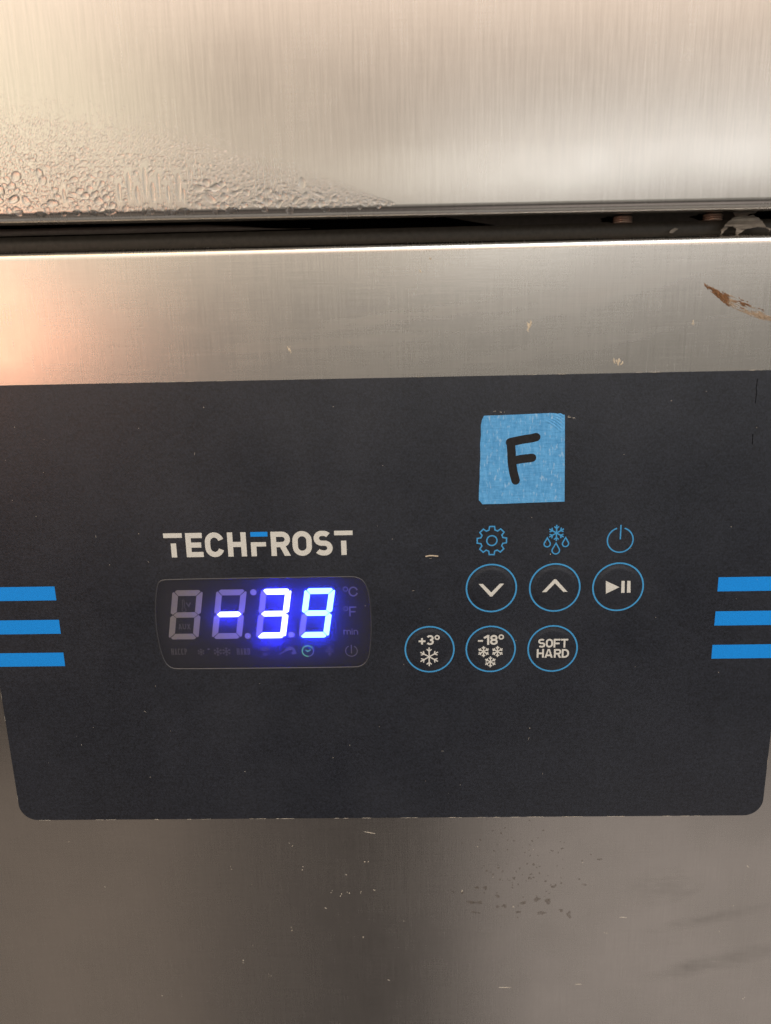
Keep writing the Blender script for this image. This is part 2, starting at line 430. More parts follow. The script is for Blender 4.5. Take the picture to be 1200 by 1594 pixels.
# stripes
for x0, x1 in ((PX0 + 0.6, -114.4), (101.15, PX1 - 0.6)):
    for z0, z1 in ((-84.9, -80.1), (-96.7, -91.75), (-108.4, -103.5)):
        f = F2(Y1); f.poly([(x0, z0), (x1, z0), (x1, z1), (x0, z1)]); f.build('stripe', M['blue'], panel)

# ------------------------------------------------------------------ lettering (stroke alphabet; outer box x0..x1, z0..z1)
def glyph(ch, f, x0, x1, z0, z1, t):
    a, b, c, d = x0 + t / 2, x1 - t / 2, z0 + t / 2, z1 - t / 2; w = b - a; h = d - c; m = (c + d) / 2; mx = (a + b) / 2
    st = f.stroke
    def seg(*p): st(list(p), t)
    if ch == 'E': seg((a, z0), (a, z1)); [seg((a, z), (e, z)) for z, e in ((c, x1), (d, x1 - 0.03 * w), (m, x1 - 0.14 * w))]
    elif ch == 'F': seg((a, z0), (a, z1)); seg((a, d), (x1, d)); seg((a, m - .03 * h), (x1 - .14 * w, m - .03 * h))
    elif ch == 'H': seg((a, z0), (a, z1)); seg((b, z0), (b, z1)); seg((a, m), (b, m))
    elif ch == 'T': seg((x0, d), (x1, d)); seg((mx, z0), (mx, d))
    elif ch == 'I': seg((mx, z0), (mx, z1))
    elif ch == 'C':
        r = w / 2; st(arc(mx, d - r * 1.1, r, r * 1.1, 18, 180, 14) + arc(mx, c + r * 1.1, r, r * 1.1, 180, 342, 14), t)
    elif ch == 'O':
        r = w / 2; st((arc(mx, d - r, r, r, 0, 180, 14) + arc(mx, c + r, r, r, 180, 360, 14)), t, True)
    elif ch == 'S':
        r = h / 4; rx = w / 2
        st(arc(mx, d - r, rx * .96, r, 38, 90, 6) + arc(mx - rx * .2, d - r, rx * .8, r, 90, 262, 14)[1:] + arc(mx + rx * .2, c + r, rx * .8, r, 82, -90, 14) + arc(mx, c + r, rx, r, -90, -146, 6)[1:], t)
    elif ch == 'R':
        seg((a, z0), (a, z1)); r = h * .27
        st([(a, d), (b - r, d)] + arc(b - r, d - r, r, r, 90, -90, 12)[1:] + [(a, d - 2 * r)], t)
        f.poly([(mx - t * .35, d - 2 * r), (mx + t * .75, d - 2 * r), (x1 + t * .02, z0), (x1 - t * 1.12, z0)])
    elif ch == 'P':
        seg((a, z0), (a, z1)); r = h * .27; st([(a, d), (b - r, d)] + arc(b - r, d - r, r, r, 90, -90, 12)[1:] + [(a, d - 2 * r)], t)
    elif ch == 'D':
        r = w * .62; st([(a, c), (a, d), (b - r, d)] + arc(b - r, d - r, r, r, 90, 0, 8)[1:] + arc(b - r, c + r, r, r, 0, -90, 8) , t, True)
    elif ch == 'A':
        f.poly([(x0, z0), (x0 + t * 1.06, z0), (mx + t * .08, d + t * .1), (mx + t * .55, z1), (mx - t * .55, z1)]); f.poly([(x1, z0), (mx + t * .55, z1), (mx - t * .55, z1), (mx - t * .08, d + t * .1), (x1 - t * 1.06, z0)])
        seg((x0 + w * .28, c + h * .22), (x1 - w * .28, c + h * .22))
    elif ch == 'U': r = w / 2; st([(a, z1), (a, c + r)] + arc(mx, c + r, r, r, 180, 360, 12) + [(b, z1)], t)
    elif ch == 'X': seg((a, z0), (b, z1)); seg((a, z1), (b, z0))
    elif ch == '1': seg((b, z0), (b, z1)); st([(b, d + t * .1), (x0, d - h * .26)], t)
    elif ch == '3':
        r = h / 4; rx = w / 2
        st(arc(mx, d - r, rx * .94, r, 155, -90, 16) , t); st(arc(mx, c + r, rx, r, 90, -155, 16), t)
    elif ch == '8':
        r = h / 4; st(arc(mx, d - r, w * .46, r, 0, 360, 22)[:-1], t, True); st(arc(mx, c + r, w / 2, r, 0, 360, 22)[:-1], t, True)
    elif ch == '0': st(arc(mx, m, w / 2, h / 2, 0, 360, 24)[:-1], t, True)
    elif ch == '+': seg((x0, m), (x1, m)); seg((mx, z0), (mx, z1))
    elif ch == '-': seg((x0, m), (x1, m))
    elif ch == 'n':
        r = w / 2; seg((a, z0), (a, z1)); st(arc(mx, d - r, r, r, 180, 0, 10) + [(b, z0)], t)
    elif ch == 'm':
        r = w / 4; seg((a, z0), (a, z1))
        st(arc(a + r, d - r, r, r, 180, 0, 8) + [(a + 2 * r, z0)], t); st(arc(b - r, d - r, r, r, 180, 0, 8) + [(b, z0)], t)
    elif ch == 'i': seg((mx, z0), (mx, z1)); f.poly(arc(mx, z1 + t, t * .6, t * .6, 0, 360, 10)[:-1])

Z0, Z1, LT = -70.75, -62.65, 1.72
def letter(ch, x0, x1, dz=0.0):
    f = F2(Y1); glyph(ch, f, x0, x1, Z0 - dz, Z1 + dz, LT); return f.build('logo_letter', M['cream'], panel)
def rects(name, R, material):
    f = F2(Y1)
    for x0, x1, z0, z1 in R: f.poly([(x0, z0), (x1, z0), (x1, z1), (x0, z1)])
    return f.build(name, material, panel)
rects('logo_letter', [(-77.0, -70.95, -64.2, Z1), (-74.8, -73.05, Z0, -66.05)], M['cream'])
letter('E', -69.9, -64.4); letter('C', -63.7, -57.55, .08); letter('H', -56.4, -50.35)
rects('logo_letter', [(-48.9, -47.15, Z0, -66.05), (-47.15, -44.0, -67.5, -66.05)], M['cream'])
rects('logo_letter', [(-48.85, -43.35, -64.2, Z1)], M['blue'])['label'] = 'blue top bar of the logo letter F'
letter('R', -42.4, -36.2); letter('O', -35.45, -29.25, .08); letter('S', -28.6, -22.6, .08)
rects('logo_letter', [(-21.95, -16.05, -64.15, Z1), (-19.85, -18.15, Z0, -65.95)], M['cream'])

def flake(f, cx, cz, R, t, br=0.36, at_=0.62):
    for k in range(6):
        a = math.radians(30 + 60 * k); dx, dz = math.cos(a), math.sin(a)
        f.stroke([(cx, cz), (cx + dx * R, cz + dz * R)], t)
        p = (cx + dx * R * at_, cz + dz * R * at_)
        for s in (-1, 1):
            b = a + s * math.radians(48)
            f.stroke([p, (p[0] + math.cos(b) * R * br, p[1] + math.sin(b) * R * br)], t * .9)
# icons printed over the upper row of buttons
LW = 0.42
f = F2(Y1); gx, gz = 28.35, -66.7; gear = []
for k in range(8):
    a = math.radians(90 + 45 * k)
    for da, r in ((-15.5, 3.62), (-9.5, 4.72), (9.5, 4.72), (15.5, 3.62)):
        q = a + math.radians(da); gear.append((gx + r * math.cos(q), gz + r * math.sin(q)))
f.stroke(gear, LW, True); f.stroke(arc(gx, gz, 1.62, 1.62, 0, 360, 28)[:-1], LW, True); f.build('gear_icon', M['line'], panel)
f = F2(Y1); flake(f, 48.8, -64.5, 2.65, LW, .38, .55)
def drop(f, cx, cz, r):
    P = arc(cx, cz, r, r, -215, 35, 20); f.stroke(P + [(cx, cz + r * 2.05)], LW * .95, True)
drop(f, 45.95, -68.05, 0.98); drop(f, 48.75, -70.25, 1.18); drop(f, 51.75, -68.05, 0.98); f.build('defrost_icon', M['line'], panel)
f = F2(Y1); f.stroke(arc(69.05, -67.15, 4.05, 4.05, 107, 433, 44), LW); f.stroke([(69.05, -62.2), (69.05, -66.9)], LW); f.build('power_icon', M['line'], panel)

# small cracks in the film, near the right edge
for P in ([(107.4, -17.3), (107.25, -20.2), (107.5, -21.0), (107.45, -24.6)], [(107.6, -34.0), (107.75, -37.2)]):
    f = F2(Y1); f.stroke(P, 0.28); f.build('crack', M['crack'], panel)

# ------------------------------------------------------------------ buttons
BR = 8.05
def dome(r):
    t = min(1, max(0, (r - 5.9) / (7.7 - 5.9))); return 0.24 * (1 - t * t * (3 - 2 * t))
YB = FILM - 0.24 - 0.03
def button(cx, cz):
    V = [(cx, FILM - dome(0), cz)]; F = []; n = 48; R = [5.9, 6.2, 6.5, 6.8, 7.1, 7.4, 7.7]
    for r in R:
        for j in range(n): V.append((cx + r * math.cos(2 * math.pi * j / n), FILM - dome(r) - (0.004 if r < 7.6 else -0.006), cz + r * math.sin(2 * math.pi * j / n)))
    for j in range(n): F.append((0, 1 + j, 1 + (j + 1) % n))
    for i in range(len(R) - 1):
        for j in range(n): F.append((1 + i * n + j, 1 + (i + 1) * n + j, 1 + (i + 1) * n + (j + 1) % n, 1 + i * n + (j + 1) % n))
    b = build('button', V, F, M['film'], freezer, True)
    f = F2(Y1); f.stroke(arc(cx, cz, BR, BR, 0, 360, 72)[:-1], 0.5, True); f.build('ring', M['line'], b)
    return b
def pxpoly(pts, o, k): return [pt(o[0] + x / k, o[1] + y / k, YB) for x, y in pts]
def sym(name, polys, parent):
    f = F2(YB)
    for P in polys: f.poly(P)
    f.build(name, M['cream'], parent)
b1 = button(28.4, -82.75); b1['label'] = 'round button with a downward chevron'
sym('chevron', [[(24.25, -81.15), (25.6, -81.15), (28.35, -84.1), (31.1, -81.15), (32.45, -81.15), (28.65, -85.5), (28.05, -85.5)]], b1)
b2 = button(48.85, -82.85); b2['label'] = 'round button with an upward chevron'
sym('chevron', [[(44.75, -84.25), (46.1, -84.25), (48.85, -81.3), (51.6, -84.25), (52.95, -84.25), (49.15, -79.9), (48.55, -79.9)][::-1]], b2)
b3 = button(69.2, -82.9); b3['label'] = 'round button with play and pause marks'
sym('play_symbol', [pxpoly([(768, 565), (768, 685), (894, 624)], (815, 810), 6)], b3)
sym('pause_symbol', [pxpoly([(914, 565), (944, 565), (942, 676), (910, 676)], (815, 810), 6), pxpoly([(968, 565), (998, 565), (998, 675), (964, 675)], (815, 810), 6)], b3)
def char(ch, parent, px, py, w, h, t, y=YB, material=None, name='character'):
    cx, cz = pt(px, py, y); f = F2(y)
    glyph(ch, f, cx - w / 2, cx + w / 2, cz - h / 2, cz + h / 2, t); return f.build(name, material or M['cream'], parent)
b4 = button(8.25, -103.9); b4['label'] = 'round button marked plus three degrees with one snowflake'
char('+', b4, 656.8, 998.2, 2.25, 2.25, .62); char('3', b4, 669.3, 996.3, 2.5, 3.5, .66); char('0', b4, 680.4, 992.3, 1.75, 1.75, .45)
cx, cz = pt(668, 1022.3, YB); f = F2(YB); flake(f, cx, cz, 3.35, .42, .33, .58); f.build('snowflake', M['cream'], b4)
b5 = button(28.45, -104.05); b5['label'] = 'round button marked minus eighteen degrees with three snowflakes'
char('-', b5, 747.8, 997.6, 1.65, .6, .58); char('1', b5, 757.4, 996.1, 1.75, 3.5, .7); char('8', b5, 768.7, 996, 2.55, 3.5, .66); char('0', b5, 780.1, 991.6, 1.85, 1.85, .45)
for px, py in ((752.6, 1014.3), (774.3, 1014.1), (763.2, 1030.2)):
    cx, cz = pt(px, py, YB); f = F2(YB); flake(f, cx, cz, 1.95, .40, .38, .52); f.build('snowflake', M['cream'], b5)
b6 = button(48.85, -104.15); b6['label'] = 'round button marked SOFT HARD'
for s, xs, y in (('SOFT', (843.2, 855.2, 866.8, 878.6), 1001.2), ('HARD', (841.0, 854.0, 867.8, 880.0), 1017.0)):
    for ch, x, w in zip(s, xs, (2.35, 2.35, 2.2, 2.4) if s == 'SOFT' else (2.35, 2.75, 2.4, 2.4)): char(ch, b6, x, y, w, 3.1, .60)

# ------------------------------------------------------------------ display
BY = 2.7                                   # face of the display module, behind the film
face = slab('display', rrect(HX0 + .5, HX1 - .5, HZ0 + .5, HZ1 - .5, 1.0), BY, BY + 4, M['board'], freezer, label='recessed four digit seven segment display reading -39')
pane = slab('cover_pane', win, FILM + 0.03, FILM + 0.13, M['pane'], face)
mc, ntc, pc = mat('clear_film_back'); tc = ntc.nodes.new('ShaderNodeBsdfTransparent'); tc.inputs[0].default_value = (.97, .97, .98, 1)
ntc.nodes.remove(pc); ntc.links.new(tc.outputs[0], ntc.nodes['Material Output'].inputs[0]); pane.data.materials.append(mc)
for p in pane.data.polygons: p.material_index = 0 if all(abs(pane.data.vertices[v].co.y - min(q.co.y for q in pane.data.vertices)) < 1e-6 for v in p.vertices) else 1
# raised rim of the window
V = []; F = []; n = len(win)
for i in range(n):
    p, q, r = Vector(win[i - 1]), Vector(win[i]), Vector(win[(i + 1) % n]); d = (r - p).normalized(); nn = Vector((d.y, -d.x))
    for off, y in ((0.22, FILM + 0.01), (0.05, FILM - 0.10), (-0.05, FILM - 0.10), (-0.22, FILM + 0.05)):
        s = q + nn * off; V.append((s.x, y, s.y))
for i in range(n):
    for j in range(3): F.append((i * 4 + j, i * 4 + j + 1, ((i + 1) % n) * 4 + j + 1, ((i + 1) % n) * 4 + j))
M['rim'] = plain('glossy_film_edge', (0.05, 0.05, 0.055), 0.22, 0.7, 0.6, 500, 0.1)
build('window_rim', V, F, M['rim'], face, True)
SY = BY - 0.12
def seg7(px_c, lit, litmat):
    cx, cz = pt(px_c[0], px_c[1], SY); hw, hh, t, g_, sl = 5.05, 8.72, 1.98, 0.13, 0.168
    xl, xr = -hw, hw; zt, zb, zm = hh, -hh, 0.0; h = t / 2; ck = .5
    def sk(P): return [(cx + x + sl * z, cz + z) for x, z in P]
    segs = {
        'a': [(xl + h + g_ - .35, zt - .55), (xl + h + g_ + .25, zt), (xr - h - g_ - .25, zt), (xr - h - g_ + .35, zt - .55), (xr - t - g_, zt - t), (xl + t + g_, zt - t)],
        'd': [(xl + h + g_ - .35, zb + .55), (xl + t + g_, zb + t), (xr - t - g_, zb + t), (xr - h - g_ + .35, zb + .55), (xr - h - g_ - .25, zb), (xl + h + g_ + .25, zb)],
        'g': [(xl + h * .75 + g_ * 1.6, 0), (xl + t * .95 + g_, h * .94), (xr - t * .95 - g_, h * .94), (xr - h * .75 - g_ * 1.6, 0), (xr - t * .95 - g_, -h * .94), (xl + t * .95 + g_, -h * .94)]}
    for nm, s, u in (('f', -1, 1), ('b', 1, 1), ('e', -1, -1), ('c', 1, -1)):
        P = [(xl, zt - .9), (xl + .45, zt - .75 + .1), (xl + t, zt - t - g_ * 1.2), (xl + t, h + g_), (xl + h * .75, g_ * 1.0), (xl, h * .75)]
        P = [(x * (-s), z * u) for x, z in P]; segs[nm] = P
    for nm, P in segs.items():
        on = nm in lit
        P = sk(P)
        a = sum(P[i][0] * P[(i + 1) % 6][1] - P[(i + 1) % 6][0] * P[i][1] for i in range(6))
        if a < 0: P = P[::-1]
        o = slab('digit_segment', P, SY, BY + 0.5, litmat if on else M['unlit'], face)
        if on: o['label'] = 'lit blue-white digit segment'
seg7((288.8, 957.3), '', None); seg7((356.6, 956.4), 'g', M['lit']); seg7((425.6, 955.3), 'abgcd', M['lit']); seg7((493.0, 954.4), 'abcdfg', M['lit_soft'])
for px, py in ((394.3, 922), (385.7, 990), (453.6, 988)):
    cx, cz = pt(px, py, SY); slab('decimal_dot', arc(cx, cz, 1.05, 1.05, 0, 360, 20)[:-1], SY, BY + .5, M['unlit'], face)
IY = BY - 0.03
def dtext(s, px0, px1, py, h, t, material, name):
    cx0, cz = pt(px0, py, IY); cx1, _ = pt(px1, py, IY); f = F2(IY); n = len(s); pitch = (cx1 - cx0) / n
    for i, ch in enumerate(s): glyph(ch, f, cx0 + pitch * (i + .1), cx0 + pitch * (i + .9), cz - h / 2, cz + h / 2, t)
    return f.build(name, material, face)
dtext('HACCP', 266, 292, 1014.5, 2.3, .36, M['ghost_dim'], 'indicator_text')
dtext('HARD', 368, 390, 1014.2, 2.4, .4, M['ghost_dim'], 'indicator_text')
dtext('AUX', 277, 297, 975.5, 1.9, .32, M['ghost_dim'], 'indicator_text')
def ind(name, fn, material=None):
    f = F2(IY); fn(f); return f.build(name, material or M['ghost_dim'], face)
def pI(x, y): return pt(x, y, IY)
ind('snowflake_indicator', lambda f: flake(f, *pI(313, 1015), 1.25, .28))
ind('snowflake_indicator', lambda f: flake(f, *pI(339, 1014.5), 1.5, .32)); ind('snowflake_indicator', lambda f: flake(f, *pI(352.5, 1014.2), 1.5, .32))
ind('minus_indicator', lambda f: f.stroke([pI(323, 1010.5), pI(326.5, 1010.3)], .4), M['ghost'])
def fan(f):
    x, z = pI(412.5, 1013.5)
    for r in (0.55, 1.05, 1.5): f.stroke(arc(x, z - .2, r, r, 25, 155, 10), .26)
    f.stroke(arc(x, z - 1.2, .6, .35, 0, 360, 14)[:-1], .24, True)
ind('fan_indicator', fan)
def probe(f):
    f.stroke([pI(434.5, 1019), pI(446, 1011.5)], .35)
    f.stroke([pI(444, 1012.5), pI(452, 1007.8), pI(457, 1011), pI(459, 1016), pI(454, 1017)], .95)
ind('probe_indicator', probe)
cx, cz = pI(479.2, 1013.4)
ind('clock_indicator', lambda f: (f.stroke(arc(cx, cz, 1.9, 1.9, 35, 275, 30), .34), f.stroke([(cx - .75, cz + .45), (cx - .1, cz - .2), (cx + .95, cz + .5)], .30)), M['green'])['label'] = 'clock indicator glowing faint green'
ind('clock_rim', lambda f: f.stroke(arc(cx, cz, 1.9, 1.9, 275, 395, 16), .34), M['ghost'])
def comp(f):
    x, z = pI(513, 1013)
    for zz in (.32, -.32): f.stroke([(x - 1.4, z + zz), (x + 1.4, z + zz)], .24)
    for s in (1, -1):
        f.stroke([(x, z + s * 2.1), (x, z + s * .7)], .24); f.stroke([(x - .65, z + s * 1.35), (x, z + s * .7), (x + .65, z + s * 1.35)], .24)
ind('compress_indicator', comp)
def powr(f):
    x, z = pI(547, 1013.2); f.stroke(arc(x, z, 1.95, 1.95, 118, 422, 32), .33); f.stroke([(x, z + 2.2), (x, z - .9)], .36)
ind('power_indicator', powr, M['ghost'])
def degC(f):
    x, z = pI(537.5, 917); f.stroke(arc(x, z, .75, .75, 0, 360, 18)[:-1], .28, True)
    x, z = pI(549.8, 920.8); glyph('C', f, x - 1.6, x + 1.6, z - 1.75, z + 1.75, .5)
ind('celsius_indicator', degC, M['ghost'])
def degF(f):
    x, z = pI(538, 947.5); f.stroke(arc(x, z, .72, .72, 0, 360, 18)[:-1], .26, True)
    x, z = pI(549, 951.7); glyph('F', f, x - 1.2, x + 1.2, z - 1.75, z + 1.75, .5)
ind('fahrenheit_indicator', degF, M['ghost'])
def mins(f):
    x, z = pI(540.3, 984); glyph('m', f, x - 1.25, x + 1.25, z - .85, z + .85, .34)
    x, z = pI(548, 984); glyph('i', f, x - .2, x + .2, z - .85, z + .75, .34)
    x, z = pI(553.8, 984); glyph('n', f, x - .75, x + .75, z - .85, z + .85, .34)
ind('minutes_indicator', mins, M['ghost'])
def thermo(f):
    x, z = pI(286, 944); f.stroke(arc(x, z - 1.2, .7, .7, 115, 425, 16) + [(x + .3, z + 2.0)] + arc(x, z + 2.0, .3, .3, 0, 180, 6)[1:] + [(x - .3, z - .4)], .24)
    x, z = pI(293.5, 940.5); f.stroke([(x - .8, z + .6), (x, z - .7), (x + .7, z + .6)], .45)
ind('thermometer_indicator', thermo)

# ------------------------------------------------------------------ blue masking tape with a hand-drawn F
tape_px = [(753.3, 647.3), (750.4, 653), (749, 659), (748.3, 664), (748.6, 676), (747.3, 692), (747.7, 712), (746.6, 733), (746.8, 742), (745.6, 760), (745.2, 779), (747.6, 780.8), (751, 785),
           (790, 784), (830, 782.3), (878.7, 780.8), (878.9, 740), (879.1, 690), (879.2, 645.8), (872, 645), (864, 643.3), (858, 643), (800, 645.6)]
TY = FILM - 0.16
outl = [pt(x, y, TY) for x, y in tape_px]
a2 = sum(outl[i][0] * outl[(i + 1) % len(outl)][1] - outl[(i + 1) % len(outl)][0] * outl[i][1] for i in range(len(outl)))
if a2 < 0: outl = outl[::-1]
o = slab('masking_tape', outl, TY, FILM - 0.006, M['tape'], None)
bm = bmesh.new(); bm.from_mesh(o.data)
bmesh.ops.remove_doubles(bm, verts=bm.verts, dist=1e-7)
bmesh.ops.subdivide_edges(bm, edges=bm.edges, cuts=1, use_grid_fill=True)
bm.free()
# fine lifted wrinkles in the upper right corner
V = []; F = []
for k in range(6):
    x0, z0 = pt(846 + 4.2 * k, 653 - 1.4 * k, TY); x1, z1 = pt(877.5, 676 - 5.3 * k, TY)
    n = 9
    for i in range(n):
        u = i / (n - 1); x = x0 + (x1 - x0) * u; z = z0 + (z1 - z0) * u + .5 * math.sin(math.pi * u); hgt = .16 * math.sin(math.pi * u) ** .7
        b = len(V); V += [(x - .22, TY + .01, z - .30), (x, TY - hgt, z), (x + .22, TY + .01, z + .30)]
        if i: F += [(b - 3, b, b + 1, b - 2), (b - 2, b + 1, b + 2, b - 1)]
build('wrinkle', V, F, M['tape'], o, True)
f = F2(TY - 0.02)
for P in ([(793.8, 688.5), (812, 684.5), (827, 682.2), (834.5, 680.4)], [(795, 688.3), (796.2, 705), (796.8, 720), (799, 735), (802.6, 748)], [(799, 716.8), (812, 714.4), (828, 712.6)]):
    f.stroke([pt(x, y, TY) for x, y in P], 2.65, rnd=True)
f.build('handwritten_letter', M['ink'], o, label='hand drawn black capital F')
o['label'] = 'square of blue masking tape with handwritten black F on the panel'; o['category'] = 'tape'

# ------------------------------------------------------------------ torn foil hanging in the gap
def px4(P): return [(900 + x / 4, 310 + y / 4) for x, y in P]
foil_px = px4([(878, 226), (882, 192), (900, 165), (925, 140), (958, 118), (1000, 106), (1050, 109), (1092, 104), (1112, 118), (1132, 142), (1158, 165), (1182, 192), (1176, 207), (1150, 186), (1118, 176), (1080, 180), (1040, 188), (1008, 202), (978, 226), (968, 205), (974, 184), (955, 172), (930, 174), (905, 192), (893, 205)])
def crumpled(name, P, y, amp, material):
    L = [Vector((x, z, 0)) for x, z in P]; n = len(P)
    V = [(x, y - amp * (0.5 + noise.noise(Vector((x * .7, z * .7, 3)))), z) for x, z in P]; V += [(x, yy + .25, z) for x, yy, z in V]
    F = []
    for a, b, c in tessellate_polygon([L]): F += [(a, b, c), (a + n, c + n, b + n)]
    for i in range(n): F.append((i, i + n, (i + 1) % n + n, (i + 1) % n))
    return V, F
random.seed(4); rag = []
for i in range(len(foil_px)):
    a, b = foil_px[i], foil_px[(i + 1) % len(foil_px)]
    for u in (0, .33, .66): rag.append((a[0] + (b[0] - a[0]) * u + random.gauss(0, .35 if u else .1), a[1] + (b[1] - a[1]) * u + random.gauss(0, .45 if u else .1)))
V, F = crumpled('x', [pt(x, y, 3.5) for x, y in rag], 3.5, 2.2, M['foil'])
strand = px4([(566, 210), (575, 194), (600, 180), (622, 186), (600, 202), (585, 212)])
P2 = px4([(962, 84), (1005, 76), (1060, 72), (1110, 74), (1098, 88), (1062, 94), (1046, 106), (1000, 104), (975, 108)])
V2, F2_ = crumpled('x', [pt(x, y, 6) for x, y in P2], 6, .8, M['foil']); b = len(V)
V += V2; F += [tuple(i + b for i in f_) for f_ in F2_]
V2, F2_ = crumpled('x', [pt(x, y, 6) for x, y in [(x, y - 0) for x, y in strand]][::-1], 6, .3, M['foil']); b = len(V); V += V2; F += [tuple(i + b for i in f_) for f_ in F2_]
o = build('torn_foil', V, F, M['foil'], None)
o['label'] = 'scrap of torn grey foil hanging in the dark gap at far right'; o['category'] = 'scrap'

# ------------------------------------------------------------------ brown smear on the steel strip
def blob(cx, cz, rx, rz, ang, y, rough=.35, n=11):
    ca, sa = math.cos(ang), math.sin(ang); P = []
    ph = random.random() * 9
    for i in range(n):
        t = 2 * math.pi * i / n; k = 1 + rough * (noise.noise(Vector((math.cos(t) * 1.3 + ph, math.sin(t) * 1.3, ph))) * 1.6)
        x, z = rx * k * math.cos(t), rz * k * math.sin(t); P.append((cx + x * ca - z * sa, cz + x * sa + z * ca))
    return P
def film_blobs(L, y, th):
    """low blobs of dirt with real thickness; L is a list of outlines"""
    V = []; F = []
    for i, P in enumerate(L):
        n = len(P); b = len(V); c = (sum(p[0] for p in P) / n, sum(p[1] for p in P) / n); yy = y - .002 * (i % 12)
        V += [(x, y + .003, z) for x, z in P] + [(c[0] + (x - c[0]) * .7, yy - th, c[1] + (z - c[1]) * .7) for x, z in P]
        F.append([b + n + k for k in range(n)])
        for k in range(n): F.append((b + k, b + (k + 1) % n, b + n + (k + 1) % n, b + n + k))
    return V, F
random.seed(21)
def zz(x, y): return pt(1000 + x / 6, 420 + y / 6)
lo = [(575, 143), (680, 238), (780, 325), (900, 380), (1030, 435), (1200, 492), (1290, 510)]
hi = [(575, 143), (700, 188), (800, 230), (900, 285), (1000, 328), (1080, 380), (1200, 440), (1290, 470)]
def lerp_y(P, x):
    for (a, ya), (b, yb) in zip(P, P[1:]):
        if a <= x <= b: return ya + (yb - ya) * (x - a) / (b - a)
    return P[-1][1]
L1 = []; L2 = []
for k in range(620):
    x = 592 + 690 * random.random() ** 1.3; u = random.random(); y = lerp_y(lo, x) + (lerp_y(hi, x) - lerp_y(lo, x)) * u
    sl = (lerp_y(lo, x + 12) - lerp_y(lo, x - 12)) / 24; ang = -math.atan(sl * 1.02) + random.gauss(0, .13)
    n_ = noise.noise(Vector((x * .012, y * .035 - x * .02, 5)))
    thick = (x < 800 and n_ > -.22) or (840 < x < 1010 and u > .35 and n_ > -.02)
    c = zz(x, y)
    if thick: L1.append(blob(c[0], c[1], random.uniform(.25, .9), random.uniform(.05, .15), ang, 0, .5))
    elif n_ > -.12: L2.append(blob(c[0], c[1], random.uniform(.4, 1.8), random.uniform(.03, .09), ang, 0, .5))
for x, y, w_ in ((925, 282, .5), (940, 286, .4), (978, 297, .5), (905, 265, .25), (1090, 362, .5), (1120, 372, .4), (1130, 385, .35)): L1.append(blob(*zz(x, y), w_, .12, math.radians(-15), 0, .6))
V, F = film_blobs(L1, -0.03, .05)
o = build('food_smear', V, F, M['smear'], None, True); o['label'] = 'dark brown dried food smear on the steel strip at right'; o['category'] = 'smear'
V, F = film_blobs(L2, -0.012, .012)
build('thin_smear', V, F, M['smear_thin'], o, True)

# ------------------------------------------------------------------ lint, dust, crumbs, water marks
f = F2(FILM - .03); f.stroke([pt(x, y) for x, y in ((663, 865.6), (668, 864.6), (673, 864.5), (677, 865), (681, 865.2))], .42, rnd=True)
o = f.build('lint_fibre', M['crumb']); o['label'] = 'tiny beige fibre stuck on the black panel left of the buttons'; o['category'] = 'fibre'
random.seed(5); L = []
for i in range(60):
    x, z = random.uniform(-125, 118), random.uniform(-160, -20); s = random.choice((.07, .09, .11, .14))
    L.append(blob(x, z, s, s * random.uniform(.5, 1), random.random() * 3, 0, .5, 6))
for i in range(9):
    x, z = random.uniform(-120, 112), random.uniform(-158, -20); L.append(blob(x, z, random.uniform(.3, .9), .03, math.radians(random.choice((-50, 10, 80, 120)) + random.gauss(0, 12)), 0, .3, 8))
for a, b_ in (((765, 640.3), (785, 641.4)), ((880, 648), (895, 651.5))):
    for k in range(6):
        u = random.random(); c = pt(a[0] + (b_[0] - a[0]) * u, a[1] + (b_[1] - a[1]) * u); L.append(blob(c[0], c[1] + random.gauss(0, .12), random.uniform(.1, .5), .045, math.radians(-8 + random.gauss(0, 10)), 0, .5, 8))
for i in range(70):      # glue residue along the film's edge
    side = random.random(); t_ = random.random()
    if side < .6: c = (PX0 + 7 + (PX1 - PX0 - 14) * t_, PZ0 - .04)
    elif side < .85: c = (PX0 + 7 + (PX1 - PX0 - 14) * t_, PZ1 + .03)
    else: c = (random.choice((PX0 - .03, PX1 + .03)), PZ0 + 7 + 60 * t_)
    L2_ = random.uniform(.3, 2.2); L.append(blob(c[0], c[1], L2_ if side < .85 else .04, random.uniform(.02, .06) if side < .85 else L2_, 0, 0, .5, 10))
V, F = film_blobs(L, FILM - .006, .02); o = build('panel_dust', V, F, M['dust']); o['kind'] = 'stuff'; o['label'] = 'pale dust specks and scratches scattered over the dark panel'
L = []
for px, py, r in ((450, 545, .55), (451, 541, .4), (824, 508, .8), (826, 503, .6), (822, 514, .4), (962, 563, .75), (957, 561, .5), (967, 565, .45), (543, 531, .3), (670, 405, .3), (655, 425, .35), (1080, 502, .35), (1079, 505, .3)):
    for k in range(3): L.append(blob(*pt(px + random.gauss(0, 1.4), py + random.gauss(0, 1.6)), r * random.uniform(.3, .6), r * random.uniform(.5, 1.1), random.gauss(0, .3), 0, .6, 9))
V, F = film_blobs(L, -.006, .04); o = build('steel_crumbs', V, F, M['crumb']); o['kind'] = 'stuff'; o['label'] = 'beige dried crumbs on the steel strip above the panel'
L = []
for i in range(16):
    px, py = random.uniform(30, 1190), random.uniform(1290, 1585)
    c = pt(px, py); s = random.uniform(.12, .3); L.append(blob(*c, s, s * .5, random.random() * 3, 0, .5, 7))
